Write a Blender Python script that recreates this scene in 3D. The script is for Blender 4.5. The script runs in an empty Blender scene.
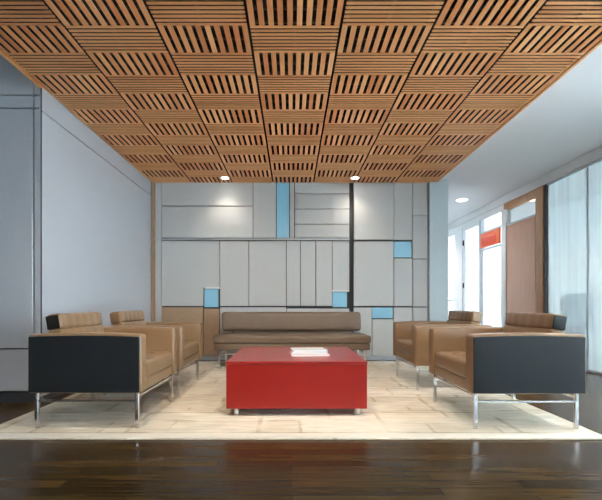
import bpy, bmesh, math, random
from mathutils import Vector, Matrix
random.seed(7)
S = bpy.context.scene
COL = S.collection
R = math.radians

# ------------------------------------------------------------------ materials
def new_mat(name):
    m = bpy.data.materials.new(name); m.use_nodes = True
    return m, m.node_tree.nodes, m.node_tree.links, m.node_tree.nodes['Principled BSDF']

def simple(name, col, rough=.5, metal=0., spec=.5, coat=0., bump=0., bscale=60., vary=0., vscale=3.):
    m, n, l, p = new_mat(name)
    p.inputs['Base Color'].default_value = (*col, 1)
    p.inputs['Roughness'].default_value = rough
    p.inputs['Metallic'].default_value = metal
    p.inputs['Specular IOR Level'].default_value = spec
    p.inputs['Coat Weight'].default_value = coat
    p.inputs['Coat Roughness'].default_value = .12
    tc = n.new('ShaderNodeTexCoord')
    if bump:
        t = n.new('ShaderNodeTexNoise'); t.inputs['Scale'].default_value = bscale; t.inputs['Detail'].default_value = 4
        l.new(tc.outputs['Object'], t.inputs['Vector'])
        b = n.new('ShaderNodeBump'); b.inputs['Strength'].default_value = bump; b.inputs['Distance'].default_value = .01
        l.new(t.outputs['Fac'], b.inputs['Height']); l.new(b.outputs['Normal'], p.inputs['Normal'])
    if vary:
        t = n.new('ShaderNodeTexNoise'); t.inputs['Scale'].default_value = vscale; t.inputs['Detail'].default_value = 5
        l.new(tc.outputs['Object'], t.inputs['Vector'])
        r = n.new('ShaderNodeMapRange'); r.inputs[3].default_value = 1 - vary; r.inputs[4].default_value = 1 + vary
        l.new(t.outputs['Fac'], r.inputs[0])
        x = n.new('ShaderNodeVectorMath'); x.operation = 'SCALE'
        x.inputs[0].default_value = col
        l.new(r.outputs[0], x.inputs['Scale']); l.new(x.outputs[0], p.inputs['Base Color'])
    return m

def wood(name, a, b, rough, scale=(2, 30, 30), island=.25, coat=0.):
    m, n, l, p = new_mat(name)
    tc = n.new('ShaderNodeTexCoord'); mp = n.new('ShaderNodeMapping'); mp.inputs['Scale'].default_value = scale
    l.new(tc.outputs['Object'], mp.inputs[0])
    t = n.new('ShaderNodeTexNoise'); t.inputs['Scale'].default_value = 1.5; t.inputs['Detail'].default_value = 6; t.inputs['Distortion'].default_value = .6
    l.new(mp.outputs[0], t.inputs['Vector'])
    g = n.new('ShaderNodeNewGeometry')
    mul = n.new('ShaderNodeMath'); mul.operation = 'MULTIPLY_ADD'; mul.inputs[1].default_value = island; mul.inputs[2].default_value = -island/2
    l.new(g.outputs['Random Per Island'], mul.inputs[0])
    ad = n.new('ShaderNodeMath'); l.new(mul.outputs[0], ad.inputs[0]); l.new(t.outputs['Fac'], ad.inputs[1])
    cr = n.new('ShaderNodeValToRGB'); cr.color_ramp.elements[0].color = (*a, 1); cr.color_ramp.elements[1].color = (*b, 1)
    cr.color_ramp.elements[0].position = .15; cr.color_ramp.elements[1].position = .85
    l.new(ad.outputs[0], cr.inputs[0]); l.new(cr.outputs[0], p.inputs['Base Color'])
    p.inputs['Roughness'].default_value = rough; p.inputs['Coat Weight'].default_value = coat
    return m

def floor_mat():
    m, n, l, p = new_mat('walnut_floor')
    tc = n.new('ShaderNodeTexCoord')
    br = n.new('ShaderNodeTexBrick'); br.offset = .37
    br.inputs['Color1'].default_value = (.046, .026, .0095, 1); br.inputs['Color2'].default_value = (.082, .048, .018, 1)
    br.inputs['Mortar'].default_value = (.012, .007, .005, 1); br.inputs['Scale'].default_value = 1
    br.inputs['Brick Width'].default_value = 1.15; br.inputs['Row Height'].default_value = .09
    br.inputs['Mortar Size'].default_value = .0018; br.inputs['Bias'].default_value = -.1
    l.new(tc.outputs['Object'], br.inputs['Vector'])
    mp = n.new('ShaderNodeMapping'); mp.inputs['Scale'].default_value = (2.2, 45, 1)
    l.new(tc.outputs['Object'], mp.inputs[0])
    t = n.new('ShaderNodeTexNoise'); t.inputs['Scale'].default_value = 1; t.inputs['Detail'].default_value = 7; t.inputs['Distortion'].default_value = .8
    l.new(mp.outputs[0], t.inputs['Vector'])
    r = n.new('ShaderNodeMapRange'); r.inputs[1].default_value = .3; r.inputs[2].default_value = .7; r.inputs[3].default_value = .75; r.inputs[4].default_value = 1.25
    l.new(t.outputs['Fac'], r.inputs[0])
    x = n.new('ShaderNodeVectorMath'); x.operation = 'SCALE'
    l.new(br.outputs['Color'], x.inputs[0]); l.new(r.outputs[0], x.inputs['Scale']); l.new(x.outputs[0], p.inputs['Base Color'])
    p.inputs['Roughness'].default_value = .24
    p.inputs['Specular IOR Level'].default_value = .15
    b = n.new('ShaderNodeBump'); b.inputs['Strength'].default_value = .08; b.inputs['Distance'].default_value = .004
    l.new(t.outputs['Fac'], b.inputs['Height']); l.new(b.outputs['Normal'], p.inputs['Normal'])
    return m

def rug_mat():
    m, n, l, p = new_mat('cream_rug')
    tc = n.new('ShaderNodeTexCoord')
    def brick(w, h, off, shift, mort):
        mp = n.new('ShaderNodeMapping'); mp.inputs['Location'].default_value = shift
        l.new(tc.outputs['Object'], mp.inputs[0])
        nz = n.new('ShaderNodeTexNoise'); nz.inputs['Scale'].default_value = 9; nz.inputs['Detail'].default_value = 3
        l.new(tc.outputs['Object'], nz.inputs['Vector'])
        mx = n.new('ShaderNodeVectorMath'); mx.operation = 'MULTIPLY_ADD'; mx.inputs[1].default_value = (.03, .03, 0)
        l.new(nz.outputs['Color'], mx.inputs[0]); l.new(mp.outputs[0], mx.inputs[2])
        br = n.new('ShaderNodeTexBrick'); br.offset = off; br.inputs['Scale'].default_value = 1
        br.inputs['Brick Width'].default_value = w; br.inputs['Row Height'].default_value = h
        br.inputs['Mortar Size'].default_value = mort; br.inputs['Mortar Smooth'].default_value = .6
        br.inputs['Color1'].default_value = (1, 1, 1, 1); br.inputs['Color2'].default_value = (.87, .845, .79, 1)
        br.inputs['Mortar'].default_value = (.66, .60, .51, 1)
        l.new(mx.outputs[0], br.inputs['Vector']); return br
    a = brick(.92, .56, .43, (.2, .1, 0), .024)
    mp = n.new('ShaderNodeMapping'); mp.inputs['Scale'].default_value = (3, 14, 1)
    l.new(tc.outputs['Object'], mp.inputs[0])
    st = n.new('ShaderNodeTexNoise'); st.inputs['Scale'].default_value = 1.4; st.inputs['Detail'].default_value = 5
    l.new(mp.outputs[0], st.inputs['Vector'])
    # break up the drawn lines so the pattern looks brushed on
    big = n.new('ShaderNodeTexNoise'); big.inputs['Scale'].default_value = 2.3; big.inputs['Detail'].default_value = 2
    l.new(tc.outputs['Object'], big.inputs['Vector'])
    rb = n.new('ShaderNodeMapRange'); rb.inputs[1].default_value = .42; rb.inputs[2].default_value = .58; rb.inputs[3].default_value = .15; rb.inputs[4].default_value = .95
    l.new(big.outputs['Fac'], rb.inputs[0])
    mx = n.new('ShaderNodeMix'); mx.data_type = 'RGBA'
    l.new(rb.outputs[0], mx.inputs[0]); mx.inputs[6].default_value = (.96, .94, .9, 1); l.new(a.outputs['Color'], mx.inputs[7])
    r = n.new('ShaderNodeMapRange'); r.inputs[1].default_value = .3; r.inputs[2].default_value = .7; r.inputs[3].default_value = .80; r.inputs[4].default_value = 1.05
    l.new(st.outputs['Fac'], r.inputs[0])
    x = n.new('ShaderNodeVectorMath'); x.operation = 'SCALE'
    l.new(mx.outputs[2], x.inputs[0]); l.new(r.outputs[0], x.inputs['Scale'])
    a2 = brick(.47, .31, .5, (.37, .23, 0), .017)
    b2 = n.new('ShaderNodeTexNoise'); b2.inputs['Detail'].default_value = 1
    l.new(tc.outputs['Generated'], b2.inputs['Vector']); b2.inputs['Scale'].default_value = 11
    rb2 = n.new('ShaderNodeMapRange'); rb2.inputs[1].default_value = .50; rb2.inputs[2].default_value = .60; rb2.inputs[3].default_value = 0; rb2.inputs[4].default_value = .85
    l.new(b2.outputs['Fac'], rb2.inputs[0])
    mx2 = n.new('ShaderNodeMix'); mx2.data_type = 'RGBA'; mx2.blend_type = 'MULTIPLY'
    l.new(rb2.outputs[0], mx2.inputs[0]); l.new(x.outputs[0], mx2.inputs[6]); l.new(a2.outputs['Color'], mx2.inputs[7])
    x = mx2
    y = n.new('ShaderNodeVectorMath'); y.operation = 'MULTIPLY'; y.inputs[1].default_value = (.88, .82, .71)
    l.new(x.outputs[2], y.inputs[0]); l.new(y.outputs[0], p.inputs['Base Color'])
    p.inputs['Roughness'].default_value = .9; p.inputs['Specular IOR Level'].default_value = .2
    f = n.new('ShaderNodeTexNoise'); f.inputs['Scale'].default_value = 160
    l.new(tc.outputs['Object'], f.inputs['Vector'])
    b = n.new('ShaderNodeBump'); b.inputs['Strength'].default_value = .3; b.inputs['Distance'].default_value = .01
    l.new(f.outputs['Fac'], b.inputs['Height']); l.new(b.outputs['Normal'], p.inputs['Normal'])
    return m

def glass_mat(name, tint, haze, gloss=.08, streak=False):
    m = bpy.data.materials.new(name); m.use_nodes = True
    n, l = m.node_tree.nodes, m.node_tree.links; n.clear()
    out = n.new('ShaderNodeOutputMaterial')
    t = n.new('ShaderNodeBsdfTransparent'); t.inputs[0].default_value = (*tint, 1)
    tl = n.new('ShaderNodeBsdfTranslucent'); tl.inputs[0].default_value = (*tint, 1)
    df = n.new('ShaderNodeBsdfDiffuse'); df.inputs[0].default_value = (*tint, 1)
    g = n.new('ShaderNodeBsdfGlossy'); g.inputs['Roughness'].default_value = .04
    h = n.new('ShaderNodeMixShader'); h.inputs[0].default_value = .35
    l.new(tl.outputs[0], h.inputs[1]); l.new(df.outputs[0], h.inputs[2])
    a = n.new('ShaderNodeMixShader'); a.inputs[0].default_value = haze
    l.new(t.outputs[0], a.inputs[1]); l.new(h.outputs[0], a.inputs[2])
    if streak:
        tc = n.new('ShaderNodeTexCoord'); mp = n.new('ShaderNodeMapping'); mp.inputs['Scale'].default_value = (1, 5, .25)
        l.new(tc.outputs['Object'], mp.inputs[0])
        z = n.new('ShaderNodeTexNoise'); z.inputs['Scale'].default_value = 2.2; z.inputs['Detail'].default_value = 4
        l.new(mp.outputs[0], z.inputs['Vector'])
        r = n.new('ShaderNodeMapRange'); r.inputs[1].default_value = .3; r.inputs[2].default_value = .7
        r.inputs[3].default_value = haze*.8; r.inputs[4].default_value = min(1, haze*1.2)
        l.new(z.outputs['Fac'], r.inputs[0]); l.new(r.outputs[0], a.inputs[0])
    b = n.new('ShaderNodeMixShader'); b.inputs[0].default_value = gloss
    l.new(a.outputs[0], b.inputs[1]); l.new(g.outputs[0], b.inputs[2]); l.new(b.outputs[0], out.inputs[0])
    return m

def emit_mat(name, col, s):
    m = bpy.data.materials.new(name); m.use_nodes = True
    n, l = m.node_tree.nodes, m.node_tree.links; n.clear()
    out = n.new('ShaderNodeOutputMaterial'); e = n.new('ShaderNodeEmission')
    e.inputs[0].default_value = (*col, 1); e.inputs[1].default_value = s
    l.new(e.outputs[0], out.inputs[0]); return m

M = dict(
    floor=floor_mat(), rug=rug_mat(),
    slat=wood('cedar_slat', (.78, .29, .10), (.97, .51, .22), .5, (14, 1.2, 10), .75),
    slat_x=wood('cedar_slat_cross', (.78, .32, .12), (.95, .48, .20), .5, (1.2, 9, 10), .45),
    batten=simple('dark_stained_batten', (.09, .055, .035), .7),
    dark=simple('black_backing', (.008, .007, .007), .8),
    plaster=simple('white_plaster', (.87, .875, .89), .8, bump=.03, bscale=40),
    greywall=simple('grey_metal_panel', (.51, .53, .575), .36, metal=.15, vary=.03, vscale=1.2),
    panel=simple('pale_grey_panel', (.57, .575, .57), .42, vary=.03, vscale=1.5),
    seam=simple('dark_joint', (.05, .055, .06), .7),
    blue=simple('sky_blue_glass_panel', (.30, .64, .82), .3, coat=.5),
    bluepale=simple('pale_blue_panel', (.52, .70, .78), .3),
    pier=simple('pale_blue_grey_paint', (.60, .70, .74), .35),
    tan=simple('tan_wood_trim', (.40, .27, .17), .5, vary=.12, vscale=8),
    plinth=simple('dark_plinth', (.035, .033, .033), .5),
    leather=simple('brown_leather', (.25, .152, .078), .34, spec=.5, coat=.28, bump=.10, bscale=45, vary=.10, vscale=6),
    sofaleather=simple('taupe_leather', (.185, .132, .09), .36, spec=.5, coat=.15, bump=.08, bscale=35, vary=.08, vscale=4),
    black=simple('dark_leather', (.013, .015, .018), .5, spec=.25, bump=.06, bscale=50),
    chrome=simple('polished_steel', (.72, .73, .75), .14, metal=1.),
    red=simple('red_lacquer', (.28, .014, .010), .28, spec=.4, coat=.15),
    caster=simple('grey_foot', (.55, .55, .55), .3, metal=.8),
    paper=simple('page_white', (.83, .82, .80), .7),
    cover_a=simple('cover_pale', (.72, .78, .80), .3, vary=.15, vscale=25),
    cover_b=simple('cover_blue', (.25, .36, .55), .3, vary=.25, vscale=20),
    cover_c=simple('cover_pink', (.68, .45, .44), .3, vary=.2, vscale=20),
    door=wood('teak_door', (.60, .29, .155), (.70, .38, .22), .30, (14, 14, 1.2), 0., .08),
    post=wood('honey_oak_post', (.42, .20, .075), (.58, .30, .13), .4, (20, 20, 1.5), 0.),
    white=simple('white_frame_paint', (.80, .81, .82), .4),
    alu=simple('grey_aluminium', (.52, .55, .58), .35, metal=.4),
    orange=simple('orange_red_acrylic', (.80, .07, .008), .4),
    orange_lt=simple('light_orange_acrylic', (.90, .17, .05), .4),
    frost=glass_mat('frosted_glass', (.82, .89, .91), .38, .07, True),
    clear=glass_mat('clear_glass', (.93, .97, .98), .12, .07),
    blind=glass_mat('added_roller_blind', (.62, .64, .645), .94, .0),
    sheer=glass_mat('added_sheer_blind', (.92, .95, .97), .88, .0),
    milk=glass_mat('milk_glass', (.95, .97, 1.), .85, .05),
    officefloor=simple('pale_carpet', (.42, .44, .45), .9),
    chairfab=simple('pale_blue_mesh_fabric', (.05, .15, .25), .8),
    chairplastic=simple('white_plastic', (.80, .82, .84), .4),
    lamp=emit_mat('lamp_glow', (1., .90, .76), 9.),
)

# ------------------------------------------------------------------ helpers
def obj(name, bm, mat, parent=None, smooth=False, kind=None, angle=None):
    me = bpy.data.meshes.new(name)
    bmesh.ops.recalc_face_normals(bm, faces=bm.faces)
    bm.to_mesh(me); bm.free()
    if smooth:
        for p in me.polygons: p.use_smooth = True
        if angle: me.set_sharp_from_angle(angle=R(angle))
    me.materials.append(mat)
    o = bpy.data.objects.new(name, me); COL.objects.link(o)
    if parent: o.parent = parent
    if kind: o['kind'] = kind
    return o

def thing(name, label, cat, loc=(0, 0, 0), rz=0., group=None):
    o = bpy.data.objects.new(name, None); COL.objects.link(o)
    o.empty_display_size = .1
    o.location = loc; o.rotation_euler = (0, 0, rz); o['label'] = label; o['category'] = cat
    if group: o['group'] = group
    return o

def box(bm, x0, x1, y0, y1, z0, z1):
    v = [bm.verts.new((x, y, z)) for x in (x0, x1) for y in (y0, y1) for z in (z0, z1)]
    for f in ((0, 1, 3, 2), (4, 6, 7, 5), (0, 4, 5, 1), (2, 3, 7, 6), (0, 2, 6, 4), (1, 5, 7, 3)):
        bm.faces.new([v[i] for i in f])

def bx(x0, x1, y0, y1, z0, z1, bev=0., seg=2):
    bm = bmesh.new(); box(bm, x0, x1, y0, y1, z0, z1)
    if bev: bmesh.ops.bevel(bm, geom=bm.edges[:], offset=bev, segments=seg, profile=.5, affect='EDGES')
    return bm

def cyl(bm, c, r, h, axis='Z', n=20, r2=None):
    mat = Matrix.Translation(c)
    if axis == 'X': mat = mat @ Matrix.Rotation(R(90), 4, 'Y')
    if axis == 'Y': mat = mat @ Matrix.Rotation(R(90), 4, 'X')
    bmesh.ops.create_cone(bm, cap_ends=True, segments=n, radius1=r, radius2=r if r2 is None else r2, depth=h, matrix=mat)

def spread(h, r, n):
    """coordinates from -h to h, dense inside the rounding r"""
    a = [-h, -h + r*.15, -h + r*.4, -h + r*.7, -h + r]
    m = [-h + r + (2*h - 2*r)*i/n for i in range(1, n)]
    return a + m + [-v for v in reversed(a)]

def padded(hx, hy, hz, r, nx, ny, nz, fn=None):
    """rounded box shell centred on the origin; fn(co) moves each vertex"""
    bm = bmesh.new(); X, Y, Z = spread(hx, r, nx), spread(hy, r, ny), spread(hz, r, nz)
    cache = {}
    def V(i, j, k):
        key = (i, j, k)
        if key not in cache:
            c = Vector((X[i], Y[j], Z[k]))
            inner = Vector((max(-hx + r, min(hx - r, c.x)), max(-hy + r, min(hy - r, c.y)), max(-hz + r, min(hz - r, c.z))))
            d = c - inner
            if d.length > 1e-9: c = inner + d.normalized()*r
            if fn: c = fn(c)
            cache[key] = bm.verts.new(c)
        return cache[key]
    I, J, K = len(X) - 1, len(Y) - 1, len(Z) - 1
    for i in range(I):
        for j in range(J):
            for k in (0, K): bm.faces.new((V(i, j, k), V(i+1, j, k), V(i+1, j+1, k), V(i, j+1, k)))
    for i in range(I):
        for k in range(K):
            for j in (0, J): bm.faces.new((V(i, j, k), V(i+1, j, k), V(i+1, j, k+1), V(i, j, k+1)))
    for j in range(J):
        for k in range(K):
            for i in (0, I): bm.faces.new((V(i, j, k), V(i, j+1, k), V(i, j+1, k+1), V(i, j, k+1)))
    return bm

def move(bm, loc, rot=None):
    if rot: bmesh.ops.rotate(bm, verts=bm.verts, cent=(0, 0, 0), matrix=rot)
    bmesh.ops.translate(bm, verts=bm.verts, vec=loc); return bm

def copy_tree(o, parent=None):
    c = o.copy(); COL.objects.link(c)
    if parent: c.parent = parent
    for ch in list(o.children): copy_tree(ch, c)
    return c

def structure(name, bm, mat, parent=None, **k):
    return obj(name, bm, mat, parent, kind='structure', **k)

# ------------------------------------------------------------------ measures
CZ = 2.90            # underside of the slatted ceiling
XL, XR = -2.30, 2.34 # its two long edges
YB = 6.885           # back wall
YF = 3.864           # frontal wall on the left
XG = 4.0             # glazed partition on the right
YR = -3.2            # rear wall behind the camera

# ------------------------------------------------------------------ floor, plaster ceiling
structure('floor', bx(-6, XG + .06, YR, 13, -.1, 0), M['floor'])
structure('floor', bx(XG + .06, 8.6, YR, 13, -.1, 0), M['officefloor'])
bm = bx(XR + .03, 8.6, YR, 13, 2.94, 3.06)
structure('ceiling', bm, M['plaster'])
bm = bx(-6, XL - .03, YR, YF, 3.6, 3.7); structure('ceiling', bm, M['plaster'])

# ------------------------------------------------------------------ slatted wood ceiling
NC, PX, PY = 7, (XR - XL)/7, .3229
ceil = structure('ceiling', bx(XL - .02, XR + .02, YR, YB + .1, CZ + .055, CZ + .075), M['dark'])
sl_y, sl_x, cross = bmesh.new(), bmesh.new(), bmesh.new()
for c in range(NC):
    x0 = XL + c*PX + .010; x1 = XL + (c + 1)*PX - .010
    for k in range(31):
        y1 = YB - k*PY - .003; y0 = YB - (k + 1)*PY + .003
        if y0 < YR: break
        w, d = x1 - x0, y1 - y0
        if (c + k) % 2 == 1:                    # slats run into the room, wide gaps
            n = 10; p = w/(n - .42)
            for i in range(n):
                a = x0 + i*p; box(sl_y, a, a + p*.58, y0, y1, CZ, CZ + .005)
            for yy in (y0 + .02, (y0 + y1)/2, y1 - .02):
                box(cross, x0, x1, yy - .010, yy + .010, CZ + .0055, CZ + .025)
        else:                                   # slats run across, narrow gaps
            n = 8; p = d/(n - .45)
            for i in range(n):
                a = y0 + i*p; box(sl_x, x0, x1, a, a + p*.55, CZ, CZ + .005)
            for xx in (x0 + .03, (x0 + x1)/2, x1 - .03):
                box(cross, xx - .012, xx + .012, y0, y1, CZ + .0055, CZ + .025)
structure('ceiling_slats', sl_y, M['slat'], ceil)
structure('ceiling_slats', sl_x, M['slat_x'], ceil)
structure('ceiling_battens', cross, M['batten'], ceil)
bm = bmesh.new()
box(bm, XL - .022, XL - .002, YR, YB, CZ - .004, CZ + .05)
box(bm, XR + .002, XR + .026, YR, YB, CZ - .004, CZ + .05)
structure('trim_1', bm, M['slat_x'])
structure('trim_2', bx(XL - .03, XL - .0225, YR, YF - .002, CZ + .05, 3.6), M['plaster'])

# ------------------------------------------------------------------ left walls
wl = structure('wall_left', bx(-6, XL - .03, YF + .03, YB + .2, 0, 3.7), M['seam'])
def panel(x0, x1, y0, y1, z0, z1, mat, parent, bev=.003):
    return structure('wall_panel', bx(x0, x1, y0, y1, z0, z1, bev, 1), mat, parent)
g = .007
for (x0, x1) in ((-6, -2.378), (-2.378, XL)):
    for (z0, z1) in ((.10, .495), (.495, 2.71), (2.71, 2.83), (2.83, 3.6)):
        panel(x0 + g, x1 - g, YF, YF + .032, z0 + g, z1 - g, M['greywall'], wl)
for (z0, z1) in ((.10, 2.685), (2.685, 3.0)):
    panel(XL - .032, XL, YF + .005, YB, z0 + g*.6, z1 - g*.6, M['greywall'], wl)
structure('corner_joint', bx(XL - .013, XL - .003, YF - .001, YF + .02, .1, 3.0), M['seam'], wl)
bm = bmesh.new(); box(bm, -6, XL - .02, YF + .015, YF + .03, 0, .10); box(bm, XL - .03, XL - .015, YF + .03, YB, 0, .10)
structure('baseboard_left', bm, M['plinth'])

# ------------------------------------------------------------------ back wall and its cladding
SC = 61.0
def X(px): return (px - 292)/SC
def Z(py): return .9 + (305 - py)/SC
wb = structure('wall_back', bx(-2.36, 2.54, YB + .05, YB + .25, 0, 3.05), M['seam'])
def bp(x0, x1, y0, y1, mat='panel', proud=0., depth=.05):
    return panel(X(x0) + .0055, X(x1) - .0055, YB - proud, YB + depth, Z(y1) + .0055, Z(y0) - .0055, M[mat], wb)
T, B = 181.5, 359.0
bp(155, 161.5, T, 359)                                  # narrow strip beside the corner trim
bp(161.5, 253, T, 206.2, proud=.012); bp(161.5, 253, 206.2, 238)
bp(253, 276.3, T, 238); bp(276.3, 289.6, T, 238, 'blue', -.02); bp(289.6, 294.6, T, 238)
for a, b in ((T, 194), (194, 209), (209, 224.3), (224.3, 238)): bp(294.6, 349.6, a, b, proud=.006)
# lower left field
def notched(x0, x1, xn, y0, yn, y1):                       # a panel with its lower right corner cut out for a recess
    bm = bmesh.new(); p = [(x0, y0), (x1, y0), (x1, yn), (xn, yn), (xn, y1), (x0, y1)]
    e = .0055; off = [(e, -e), (-e, -e), (-e, e), (-e, e), (-e, e), (e, e)]
    a = [bm.verts.new((X(q[0]) + o[0], YB, Z(q[1]) + o[1])) for q, o in zip(p, off)]
    r = bmesh.ops.extrude_face_region(bm, geom=[bm.faces.new(a)])
    bmesh.ops.translate(bm, verts=[v for v in r['geom'] if isinstance(v, bmesh.types.BMVert)], vec=(0, .05, 0))
    return structure('wall_panel', bm, M['panel'], wb)
notched(161.5, 219.8, 203.5, 240.6, 288, 306.3); bp(203.5, 218.6, 288.6, 307.5, 'blue', -.03)
bp(219.8, 248.8, 240.6, 306.3, proud=.006); bp(248.8, 286.4, 240.6, 306.3); bp(286.4, 300.4, 240.6, 306.3, proud=.006)
bp(300.4, 315.8, 240.6, 306.3); bp(315.8, 332.4, 240.6, 306.3, proud=.006)
bp(332.4, 349.6, 240.6, 291); bp(332.4, 347.6, 291.5, 307.6, 'blue', -.03)
bp(161.5, 203.5, 307, 356, 'tan'); bp(203.5, 219.8, 308.5, 356, 'tan')
bp(219.8, 286.4, 307, 356); bp(286.4, 349.6, 308.2, 356)
# right field
bp(353.6, 393.8, T, 240.2, proud=.012); bp(393.8, 412.6, T, 240.2)
bp(353.6, 393.8, 240.9, 306.3); bp(393.8, 412.6, 240.9, 257.5, 'blue', -.03); bp(393.8, 412.6, 258, 306.3)
for a, b in ((T, 215.6), (215.6, 259), (259, 306.8), (307.2, 356)): bp(412.6, 428, a, b)
bp(353.6, 372, 307.2, 356); bp(372, 393.6, 307.2, 318.6, 'blue', -.03); bp(372, 393.6, 319, 356); bp(393.6, 412.6, 307.2, 356)
# small light shelves over the recesses and the long reveal
bm = bmesh.new()
box(bm, X(205), X(220.5), YB - .03, YB + .03, Z(288.7), Z(287.2))
box(bm, X(331.4), X(349), YB - .03, YB + .03, Z(291.7), Z(290.2))
structure('trim_3', bm, M['white'])
structure('trim_4', bx(X(155), X(349.6), YB - .018, YB + .04, Z(240.0), Z(238.6)), M['alu'])
structure('trim_5', bx(XL, X(155) - .002, YB - .05, YB + .05, 0, CZ + .02, .004, 1), M['tan'])
structure('baseboard_back', bx(X(155), 2.23, YB + .01, YB + .05, 0, Z(356)), M['alu'])
structure('trim_6', bx(2.235, 2.54, YB - .06, YB + .25, 0, 2.94, .006, 1), M['pier'])
structure('wall_corridor', bx(2.39, 2.54, YB + .26, 13, 0, 2.94), M['plaster'])
structure('wall_end', bx(2.39, 8.6, 13, 13.15, 0, 3.0), M['plaster'])
# unseen window wall added behind the camera to let in fill light
w6 = thing('added_window', '', '', (0, 0, 0)); del w6['label']; del w6['category']; w6['kind'] = 'structure'
bm = bmesh.new()
for i in range(4): box(bm, 3.0 + 1.82*i - .03, 3.0 + 1.82*i + .03, YR - .1, YR, 0, 3.7)
box(bm, 3.0, 8.6, YR - .1, YR, 0, .06)
structure('wall_rear', bx(-6.1, 2.96, YR - .15, YR, 0, 3.7), M['plaster'])
structure('window_frame', bm, M['white'], w6)  # frame of the added window
structure('window_pane', bx(3.0, 8.6, YR - .05, YR - .04, .06, 3.7), M['clear'], w6)  # pane of the added window
structure('added_blind', bx(3.0, 8.6, YR + .02, YR + .03, .06, 3.7), M['blind'], w6)  # unseen blind added to soften the light from behind
structure('wall_outer', bx(-6.15, -6, YR, YF, 0, 3.7), M['plaster'])

# ------------------------------------------------------------------ glazed partition on the right (plane x = XG)
def yb(y0, y1, z0, z1, t0=-.03, t1=.03, bev=0.): return bx(XG + t0, XG + t1, y0, y1, z0, z1, bev, 1)
structure('trim_7', yb(YR, 13, 2.80, 2.94, -.04, .05), M['white'])                      # head fascia
structure('trim_8', yb(6.87, 13, 2.68, 2.80, -.012, .05), M['white'])
# near frosted panes
w1 = thing('window_1', 'tall frosted glass partition panes with slim grey mullion on the right', 'window', (0, 0, 0))
del w1['label']; del w1['category']; w1['kind'] = 'structure'
ys = [YR, -1.4, .4, 2.2, 3.93, 5.676, 6.55]
for a, b in zip(ys[:-1], ys[1:]):
    structure('window_pane', yb(a + .004, b - .004, .03, 2.80, -.006, .006), M['frost' if b > 3.94 else 'clear'], w1)
bm = bmesh.new()
for a in ys[1:-1]: box(bm, XG - .012, XG + .012, a - .012, a + .012, .03, 2.80)
box(bm, XG - .025, XG + .025, YR, 6.55, 0, .03); box(bm, XG - .025, XG + .025, YR, 6.55, 2.765, 2.80)
structure('window_frame', bm, M['alu'], w1)
structure('trim_9', yb(6.565, 6.66, 0, 2.80, -.008, .03), M['plinth'])
structure('trim_10', yb(6.665, 6.87, 0, 2.84, -.022, .05, .004), M['post'])
structure('trim_11', yb(6.87, 7.89, 2.66, 2.84, -.0215, .049), M['post'])
# teak door
d1 = structure('door_1', yb(6.88, 7.885, .008, 2.365, -.018, .02, .004), M['door'])
structure('door_frame', yb(6.875, 7.885, 2.37, 2.40, -.021, .03), M['alu'], d1)
w2 = structure('window_2', yb(6.88, 7.78, 2.405, 2.655, -.006, .006), M['clear'])
bm = bmesh.new(); box(bm, XG + .9, XG + .98, 6.5, 8.4, 2.70, 2.78)
structure('window_blind_rail', bm, M['alu'], w2)
structure('trim_12', yb(7.79, 7.955, 0, 2.68, -.035, .04), M['white'])
w3 = structure('window_3', yb(7.96, 8.80, 2.42, 2.675, -.006, .006), M['clear'])
structure('window_frame', yb(7.96, 8.80, 2.385, 2.42, -.03, .03), M['alu'], w3)
# white door with milk glass under the orange sign
d2 = structure('door_2', yb(7.99, 8.77, .1, 2.04, -.006, .006), M['milk'])
bm = bmesh.new()
box(bm, XG - .025, XG + .025, 7.96, 7.99, 0, 2.07); box(bm, XG - .025, XG + .025, 8.77, 8.80, 0, 2.07)
box(bm, XG - .025, XG + .025, 7.99, 8.77, 0, .1); box(bm, XG - .025, XG + .025, 7.99, 8.77, 2.04, 2.07)
structure('door_frame', bm, M['white'], d2)
structure('trim_13', yb(8.805, 8.90, 0, 2.68, -.035, .04), M['alu'])
d3 = structure('door_3', yb(8.95, 9.68, .1, 2.60, -.006, .006), M['clear'])
bm = bmesh.new()
for a, b in ((8.90, 8.95), (9.68, 9.76)): box(bm, XG - .025, XG + .025, a, b, 0, 2.68)
box(bm, XG - .025, XG + .025, 8.95, 9.68, 0, .1); box(bm, XG - .025, XG + .025, 8.95, 9.68, 2.60, 2.68)
structure('door_frame', bm, M['white'], d3)
for z in (.35, 1.35, 2.33): structure('door_hinge', bx(XG - .05, XG - .024, 9.69, 9.73, z - .06, z + .06), M['dark'], d3)
structure('trim_14', yb(9.77, 10.2, 0, 2.68, -.04, .04), M['white'])
w4 = structure('window_4', yb(10.2, 13, .1, 2.62, -.006, .006), M['clear'])
bm = bmesh.new(); box(bm, XG - .02, XG + .02, 10.2, 13, 0, .1); box(bm, XG - .02, XG + .02, 10.2, 13, 2.62, 2.68)
box(bm, XG - .015, XG + .015, 10.2, 13, 1.0, 1.04); box(bm, XG - .015, XG + .015, 11.6, 11.65, .1, 2.62)
structure('window_frame', bm, M['white'], w4)
# orange sign box over the white door
sg = thing('sign_box', 'orange-red rectangular sign box above the white glass door', 'sign', (XG - .03, 8.38, 2.08))
obj('housing', bx(-.03, 0, -.40, .42, 0, .295, .004, 1), M['orange_lt'], sg)
obj('face_panel', bx(-.037, -.0305, -.27, .33, .035, .20, .002, 1), M['orange'], sg)

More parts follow.
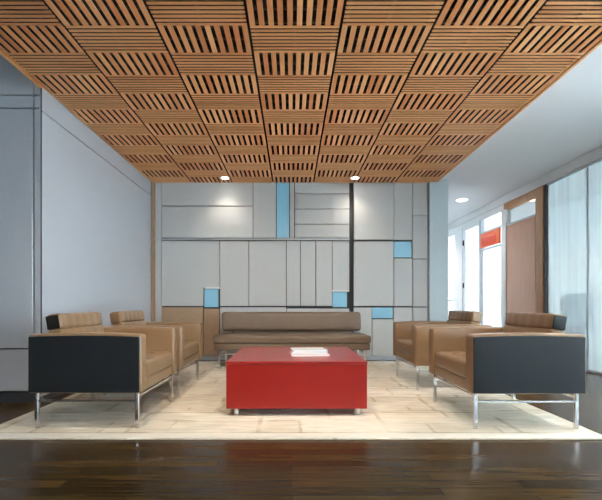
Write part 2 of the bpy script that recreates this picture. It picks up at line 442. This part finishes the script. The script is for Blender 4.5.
# outer window wall of the offices behind the partition
wo = structure('wall_right', bx(8.45, 8.6, YR, 13, 0, .10), M['plaster'])
w5 = thing('window_5', '', '', (0, 0, 0)); del w5['label']; del w5['category']; w5['kind'] = 'structure'
structure('window_pane', bx(8.5, 8.512, YR, 13, .10, 2.94), M['clear'], w5)
bm = bmesh.new()
y = YR
while y < 13.01:
    box(bm, 8.46, 8.56, y - .035, y + .035, .10, 2.94); y += 1.35
box(bm, 8.46, 8.56, YR, 13, .10, .15); box(bm, 8.46, 8.56, YR, 13, 1.72, 1.77)
structure('window_frame', bm, M['white'], w5)

structure('wall_office_or_added_partition', bx(XG + .07, 8.45, 7.80, 7.93, 0, 2.94), M['plaster'])  # partition added to keep the backdrop of the frosted panes less bright
structure('wall_office_or_added_partition', bx(XG + .07, 8.45, 3.87, 3.98, 0, 2.94), M['plaster'])
structure('added_blind', bx(8.40, 8.41, 4.0, 7.78, .02, 2.93), M['blind'], w5)  # this blind and the next are added to cut the light through the offices
structure('added_blind', bx(8.40, 8.41, 7.95, 12.98, .02, 2.93), M['sheer'], w5)

# ------------------------------------------------------------------ rug
bm = padded(2.145, 1.90, .007, .006, 2, 2, 1)
rug = obj('area_rug', bm, M['rug'])
rug.location = (-.025, 4.70, .007)
rug['label'] = 'large cream patterned area rug under the whole seating group'; rug['category'] = 'rug'
bd = obj('border', bx(-2.13, 2.13, -1.897, -1.80, .0060, .0082), simple('pale_rug_border', (.80, .76, .66), .9, bump=.2, bscale=150), rug)
RZ = .0155

# ------------------------------------------------------------------ armchairs
def seat_fn(hx, hy, hz, pts, dep=.014, puff=.016, front=True):
    def f(c):
        c = c.copy()
        if c.z > 0:
            u, v = c.x/hx, c.y/hy
            t = max(0, (1 - u**4))*max(0, (1 - v**4))
            c.z += puff*t
            for px, py in pts:
                d2 = ((c.x - px)**2 + (c.y - py)**2)
                c.z -= dep*math.exp(-d2/.0022)*1.0
                c.z -= dep*.35*math.exp(-((c.x - px)**2)/.0005)*t + dep*.35*math.exp(-((c.y - py)**2)/.0005)*t
        return c
    return f

def leg_bm(x, y, h, s=.013):
    bm = bx(x - s, x + s, y - s, y + s, .006, h, .002, 1)
    cyl(bm, (x, y, .003), s*1.15, .006, 'Z', 12)
    return bm

def make_armchair(label, dark=True):
    t = thing('armchair', label, 'armchair')
    L, K = M['leather'], M['black' if dark else 'leather']  # outer and end panels near-black on the front pair, brown on the rear pair
    HX, HY, TH = .405, .47, .115
    zb, zt = .255, .678
    for s in (-1, 1):
        cy = s*(HY - TH/2)
        hz = (zt - zb)/2
        def crown(c, hz=hz):
            c = c.copy()
            if c.z > 0: c.z += .012*(1 - (c.x/HX)**2)*(c.z/hz) - .004
            return c
        bm = padded(HX, TH/2, hz, .022, 10, 3, 4, crown); move(bm, (0, cy, (zb + zt)/2))
        arm = obj('arm', bm, L, t, smooth=True)
        def crown2(c, hz=hz):
            c = c.copy()
            if c.z > 0: c.z += .010*(1 - (c.x/HX)**2)*(c.z/hz) - .004
            return c
        bm = padded(HX - .012, .007, hz - .012, .006, 10, 1, 4, crown2); move(bm, (0, s*(HY + .0015), (zb + zt)/2 - .003))
        o = obj('outer_panel', bm, K, arm, smooth=True)
        if dark: o['label'] = 'near-black outer arm panel'
    # seat rail and cushion
    bm = padded(.36, HY - TH - .003, .042, .014, 6, 6, 1); move(bm, (.027, 0, .297))
    obj('seat_rail', bm, L, t, smooth=True)
    hx, hy, hz = .325, HY - TH - .004, .064
    pts = [(px, py) for px in (-.12, .06, .20) for py in (-.21, 0, .21)]
    bm = padded(hx, hy, hz, .028, 22, 24, 3, seat_fn(hx, hy, hz, pts)); move(bm, (.068, 0, .402))
    cu = obj('seat_cushion', bm, L, t, smooth=True)
    for px, py in pts:
        bm = bmesh.new(); bmesh.ops.create_uvsphere(bm, u_segments=10, v_segments=6, radius=.011, matrix=Matrix.Translation((px + .068, py, .402 + hz + .002)) @ Matrix.Diagonal((1, 1, .5, 1)))
        obj('button', bm, L, cu, smooth=True)
    # backrest: lower pad and head roll, leaning back
    lean = Matrix.Rotation(R(-9), 3, 'Y')
    bh = HY - TH - .006
    ptb = [(pz, py) for pz in (.02,) for py in (-.24, -.12, 0, .12, .24)]
    def back_fn(c):
        c = c.copy()
        if c.x > 0:
            t2 = max(0, 1 - (c.y/bh)**4)*max(0, 1 - (c.z/.15)**4)
            c.x += .012*t2
            for pz, py in ptb:
                c.x -= .010*math.exp(-((c.z - pz)**2 + (c.y - py)**2)/.0015) + .006*math.exp(-((c.y - py)**2)/.0004)*t2
        return c
    bm = padded(.055, bh, .15, .022, 3, 24, 10, back_fn); move(bm, (0, 0, .15)); move(bm, (-.235, 0, .405), lean)
    bk = obj('backrest', bm, L, t, smooth=True)
    def roll_fn(c):
        c = c.copy()
        if c.x > 0 or c.z > 0:
            for py in (-.24, -.12, 0, .12, .24):
                e = math.exp(-((c.y - py)**2)/.0004)
                if c.x > 0: c.x -= .006*e
        return c
    bm = padded(.058, bh - .008, .062, .030, 3, 24, 3, roll_fn); move(bm, (-.004, 0, .356)); move(bm, (-.235, 0, .405), lean)
    rl = obj('head_roll', bm, L, bk, smooth=True)
    for s in (-1, 1):
        bm = padded(.047, .005, .050, .0045, 4, 1, 4); move(bm, (-.004, s*(bh - .006), .356)); move(bm, (-.235, 0, .405), lean)
        o = obj('end_panel', bm, K, rl, smooth=True)
        if dark: o['label'] = 'near-black end of the head roll'
    bm = padded(.018, bh, .19, .010, 2, 6, 4); move(bm, (-.385, 0, .45))
    o = obj('back_panel', bm, K, t, smooth=True)
    if dark: o['label'] = 'near-black rear panel'
    # steel frame
    for sx in (-1, 1):
        for sy in (-1, 1):
            obj('leg', leg_bm(sx*.36, sy*.425, .256), M['chrome'], t)
    for s in (-1, 1):
        obj('stretcher', bx(-.347, .347, s*.425 - .009, s*.425 + .009, .188, .204, .002, 1), M['chrome'], t)
        obj('stretcher', bx(s*.36 - .009, s*.36 + .009, -.412, .412, .218, .236, .002, 1), M['chrome'], t)
    return t

arm1 = make_armchair('brown leather armchair with near-black outer arm in the left foreground, by the grey wall corner')
arm1.location = (-1.475, 3.450, RZ)
arm2 = make_armchair('brown leather armchair behind the left foreground armchair, along the smooth grey wall', False); arm2.location = (-1.475, 4.545, RZ)
arm3 = copy_tree(arm1); arm3.location = (1.669, 3.425, RZ); arm3.rotation_euler.z = math.pi
arm3['label'] = 'brown leather armchair with near-black side in the right foreground, before the frosted glass'
arm4 = copy_tree(arm2); arm4.location = (1.669, 4.800, RZ); arm4.rotation_euler.z = math.pi
arm4['label'] = 'brown leather armchair behind the right foreground armchair, nearest the pale pier'
for a in (arm1, arm2, arm3, arm4): a['group'] = 'brown leather lounge armchairs'

# ------------------------------------------------------------------ sofa
sofa = thing('sofa', 'long armless taupe leather sofa with bolster back against the panelled back wall', 'sofa', (0, 6.18, RZ))
L = M['sofaleather']
bm = padded(1.08, .352, .043, .014, 14, 6, 1); move(bm, (0, -.04, .305)); obj('seat_rail', bm, L, sofa, smooth=True)
ptss = [(-.72 + .36*i, 0) for i in range(5)]
def sofa_seat(c):
    c = c.copy()
    if c.z > 0: c.z += .012*max(0, 1 - (c.x/1.085)**6)*max(0, 1 - (c.y/.36)**4)
    return c
bm = padded(1.09, .37, .054, .026, 26, 10, 2, sofa_seat); move(bm, (0, -.04, .408)); cu = obj('seat_cushion', bm, L, sofa, smooth=True)
bm = padded(1.055, .075, .145, .05, 26, 3, 6); move(bm, (-.012, 0, .145)); move(bm, (0, .19, .490), Matrix.Rotation(R(-8), 3, 'X'))
bk = obj('backrest', bm, L, sofa, smooth=True)
for x in (-.9, 0, .9): obj('back_support', bx(x - .02, x + .02, .24, .27, .25, .70, .002, 1), M['chrome'], sofa)
bm = padded(1.05, .012, .13, .01, 4, 1, 2); move(bm, (-.012, 0, .14)); move(bm, (0, .285, .500), Matrix.Rotation(R(-8), 3, 'X'))
obj('back_panel', bm, M['black'], sofa, smooth=True)
for x in (-1.01, 0, 1.01):
    for y in (-.34, .26): obj('leg', leg_bm(x, y, .26, .014), M['chrome'], sofa)
for y in (-.34, .26): obj('stretcher', bx(-1.0, 1.0, y - .009, y + .009, .195, .211, .002, 1), M['chrome'], sofa)
for x in (-1.01, 0, 1.01): obj('stretcher', bx(x - .009, x + .009, -.327, .247, .218, .234, .002, 1), M['chrome'], sofa)

# ------------------------------------------------------------------ coffee table
TX, TY0, TY1, TW = .037, 3.33, 4.52, 1.125
ct = thing('coffee_table', 'low red lacquered square block coffee table in the middle of the rug', 'coffee table', (TX, (TY0 + TY1)/2, RZ))
hd = (TY1 - TY0)/2
obj('body', bx(-TW/2 + .003, TW/2 - .003, -hd + .003, hd - .003, .060, .412, .004, 2), M['red'], ct)
obj('tabletop', bx(-TW/2, TW/2, -hd, hd, .414, .436, .004, 2), M['red'], ct)
for sx in (-1, 1):
    for sy in (-1, 1):
        bm = bmesh.new(); cyl(bm, (sx*(TW/2 - .075), sy*(hd - .075), .030), .022, .060, 'Z', 18)
        obj('foot', bm, M['caster'], ct, smooth=True, angle=40)

def magazine(label, w, d, h, loc, rz, mat):
    t = thing('magazine', label, 'magazine', loc, R(rz), 'magazines stacked on the red coffee table')
    obj('pages', bx(-w/2 + .003, w/2 - .003, -d/2 + .003, d/2 - .003, .0012, h - .0012), M['paper'], t)
    bm = bmesh.new(); box(bm, -w/2, w/2, -d/2, d/2, 0, .001); box(bm, -w/2, w/2, -d/2, d/2, h - .001, h); box(bm, -w/2 - .001, -w/2 + .001, -d/2, d/2, .0008, h - .0008)
    obj('cover', bm, mat, t)
zt = RZ + .4365
magazine('pinkish magazine at the bottom of the stack on the red table', .34, .26, .016, (.155, 3.80, zt), 4, M['cover_c'])
magazine('blue-grey magazine in the middle of the stack on the red table', .32, .25, .018, (.165, 3.82, zt + .0162), -5, M['cover_b'])
magazine('pale white-green magazine on top of the stack on the red table', .30, .24, .014, (.150, 3.83, zt + .0344), 7, M['cover_a'])

# ------------------------------------------------------------------ office chair behind the frosted glass
oc = thing('office_chair', 'pale blue swivel office chair dimly seen behind the frosted glass', 'office chair', (4.46, 6.74, 0), R(84))
def oseat(c):
    c = c.copy(); c.z += .02*(c.x/.24)**2; return c
bm = padded(.24, .24, .04, .03, 8, 8, 1, oseat); move(bm, (0, 0, .47)); obj('seat', bm, M['chairfab'], oc, smooth=True)
def oback(c):
    c = c.copy(); c.x += .05*(c.y/.23)**2 - .04*((c.z)/.3)**2; c.y *= 1 - .12*max(0, c.z/.3)**2; return c
bm = padded(.028, .24, .29, .026, 1, 10, 10, oback); move(bm, (-.25, 0, .80)); obj('backrest', bm, M['chairfab'], oc, smooth=True)
for s in (-1, 1):
    bm = bx(-.16, .14, s*.29 - .035, s*.29 + .035, .665, .695, .012, 2); box(bm, -.03, .03, s*.29 - .012, s*.29 + .012, .43, .665); box(bm, -.03, .03, min(s*.2, s*.30), max(s*.2, s*.30), .42, .44)
    obj('armrest', bm, M['chairplastic'], oc)
bm = bmesh.new(); cyl(bm, (0, 0, .26), .028, .34, 'Z', 14); obj('column', bm, M['chrome'], oc, smooth=True, angle=40)
for k in range(5):
    a = R(72*k); d = Vector((math.cos(a), math.sin(a), 0))
    bm = bx(.02, .30, -.02, .02, .07, .10, .006, 1); bmesh.ops.rotate(bm, verts=bm.verts, cent=(0, 0, 0), matrix=Matrix.Rotation(a, 3, 'Z'))
    sp = obj('base_spoke', bm, M['chairplastic'], oc)
    bm = bmesh.new(); cyl(bm, (.28*d.x, .28*d.y, .033), .033, .03, 'X', 14); obj('caster', bm, M['dark'], sp, smooth=True, angle=40)

# ------------------------------------------------------------------ lights
def downlight(label, x, y, z, power, size=.055):
    t = thing('ceiling_downlight', label, 'downlight', (x, y, z), 0, 'round recessed ceiling downlights')
    bm = bmesh.new()
    n = 28; ro, ri = size + .022, size
    v = [[bm.verts.new((r*math.cos(2*math.pi*i/n), r*math.sin(2*math.pi*i/n), h)) for i in range(n)] for r, h in ((ro, 0), (ro, -.006), (ri, -.006), (ri, 0.0))]
    for k in range(4):
        for i in range(n): bm.faces.new((v[k][i], v[k][(i+1) % n], v[(k+1) % 4][(i+1) % n], v[(k+1) % 4][i]))
    obj('trim_ring', bm, M['white'], t, smooth=True, angle=40)
    bm = bmesh.new(); cyl(bm, (0, 0, -.003), ri - .001, .003, 'Z', 28)
    obj('lens', bm, M['lamp'], t)
    lamp(x, y, z - .03, power)
def lamp(x, y, z, power, tilt=0., cone=120):  # serves the visible downlights and the added unseen fill spots
    d = bpy.data.lights.new('downlight_or_fill_spot', 'SPOT'); d.energy = power; d.color = (1., .89, .75)
    d.spot_size = R(cone); d.spot_blend = .9; d.shadow_soft_size = .06
    o = bpy.data.objects.new('downlight_or_fill_spot', d); COL.objects.link(o); o.location = (x, y, z); o.rotation_euler.x = R(tilt)
downlight('round downlight in the slatted wood ceiling on the left, above the sofa', X(225)*6.6/YB, 6.6, CZ - .001, 8)
downlight('round downlight in the slatted wood ceiling on the right, above the sofa', X(355)*6.6/YB, 6.6, CZ - .001, 8)
downlight('round downlight in the white plaster ceiling, beyond the pale pier', 3.30, 8.15, 2.939, 10, .10)
lamp(3.3, 3.3, 2.90, 50); lamp(3.3, 10.6, 2.90, 40)  # unseen corridor spots added to brighten the white ceiling
# unseen fill spots added above and behind the camera to brighten the room
for x in (-1.3, 0, 1.3):
    lamp(x*.8, 2.4, CZ - .03, 40, 40, 92); lamp(x, .6, CZ - .03, 20, 10)

for y in (5.0, 6.6, 9.2, 11.2): lamp(6.2, y, 2.90, 35, 0, 150)  # unseen spots added to brighten the offices behind the glass
W = bpy.data.worlds.new('World'); S.world = W; W.use_nodes = True
bg = W.node_tree.nodes['Background']; bg.inputs[0].default_value = (.92, .955, 1., 1); bg.inputs[1].default_value = 8.5

# ------------------------------------------------------------------ camera
cd = bpy.data.cameras.new('Camera'); cam = bpy.data.objects.new('Camera', cd); COL.objects.link(cam)
cam.location = (0, 0, .9); cam.rotation_euler = (R(90), 0, 0)
cd.sensor_fit = 'HORIZONTAL'; cd.sensor_width = 36; cd.lens = 36*420/602
cd.shift_x = 9/602; cd.shift_y = 55/602; cd.clip_start = .05
S.camera = cam
S.view_settings.view_transform = 'Standard'; S.view_settings.look = 'None'
S.view_settings.gamma = 1; S.view_settings.use_curve_mapping = False
S.view_settings.exposure = 1.75
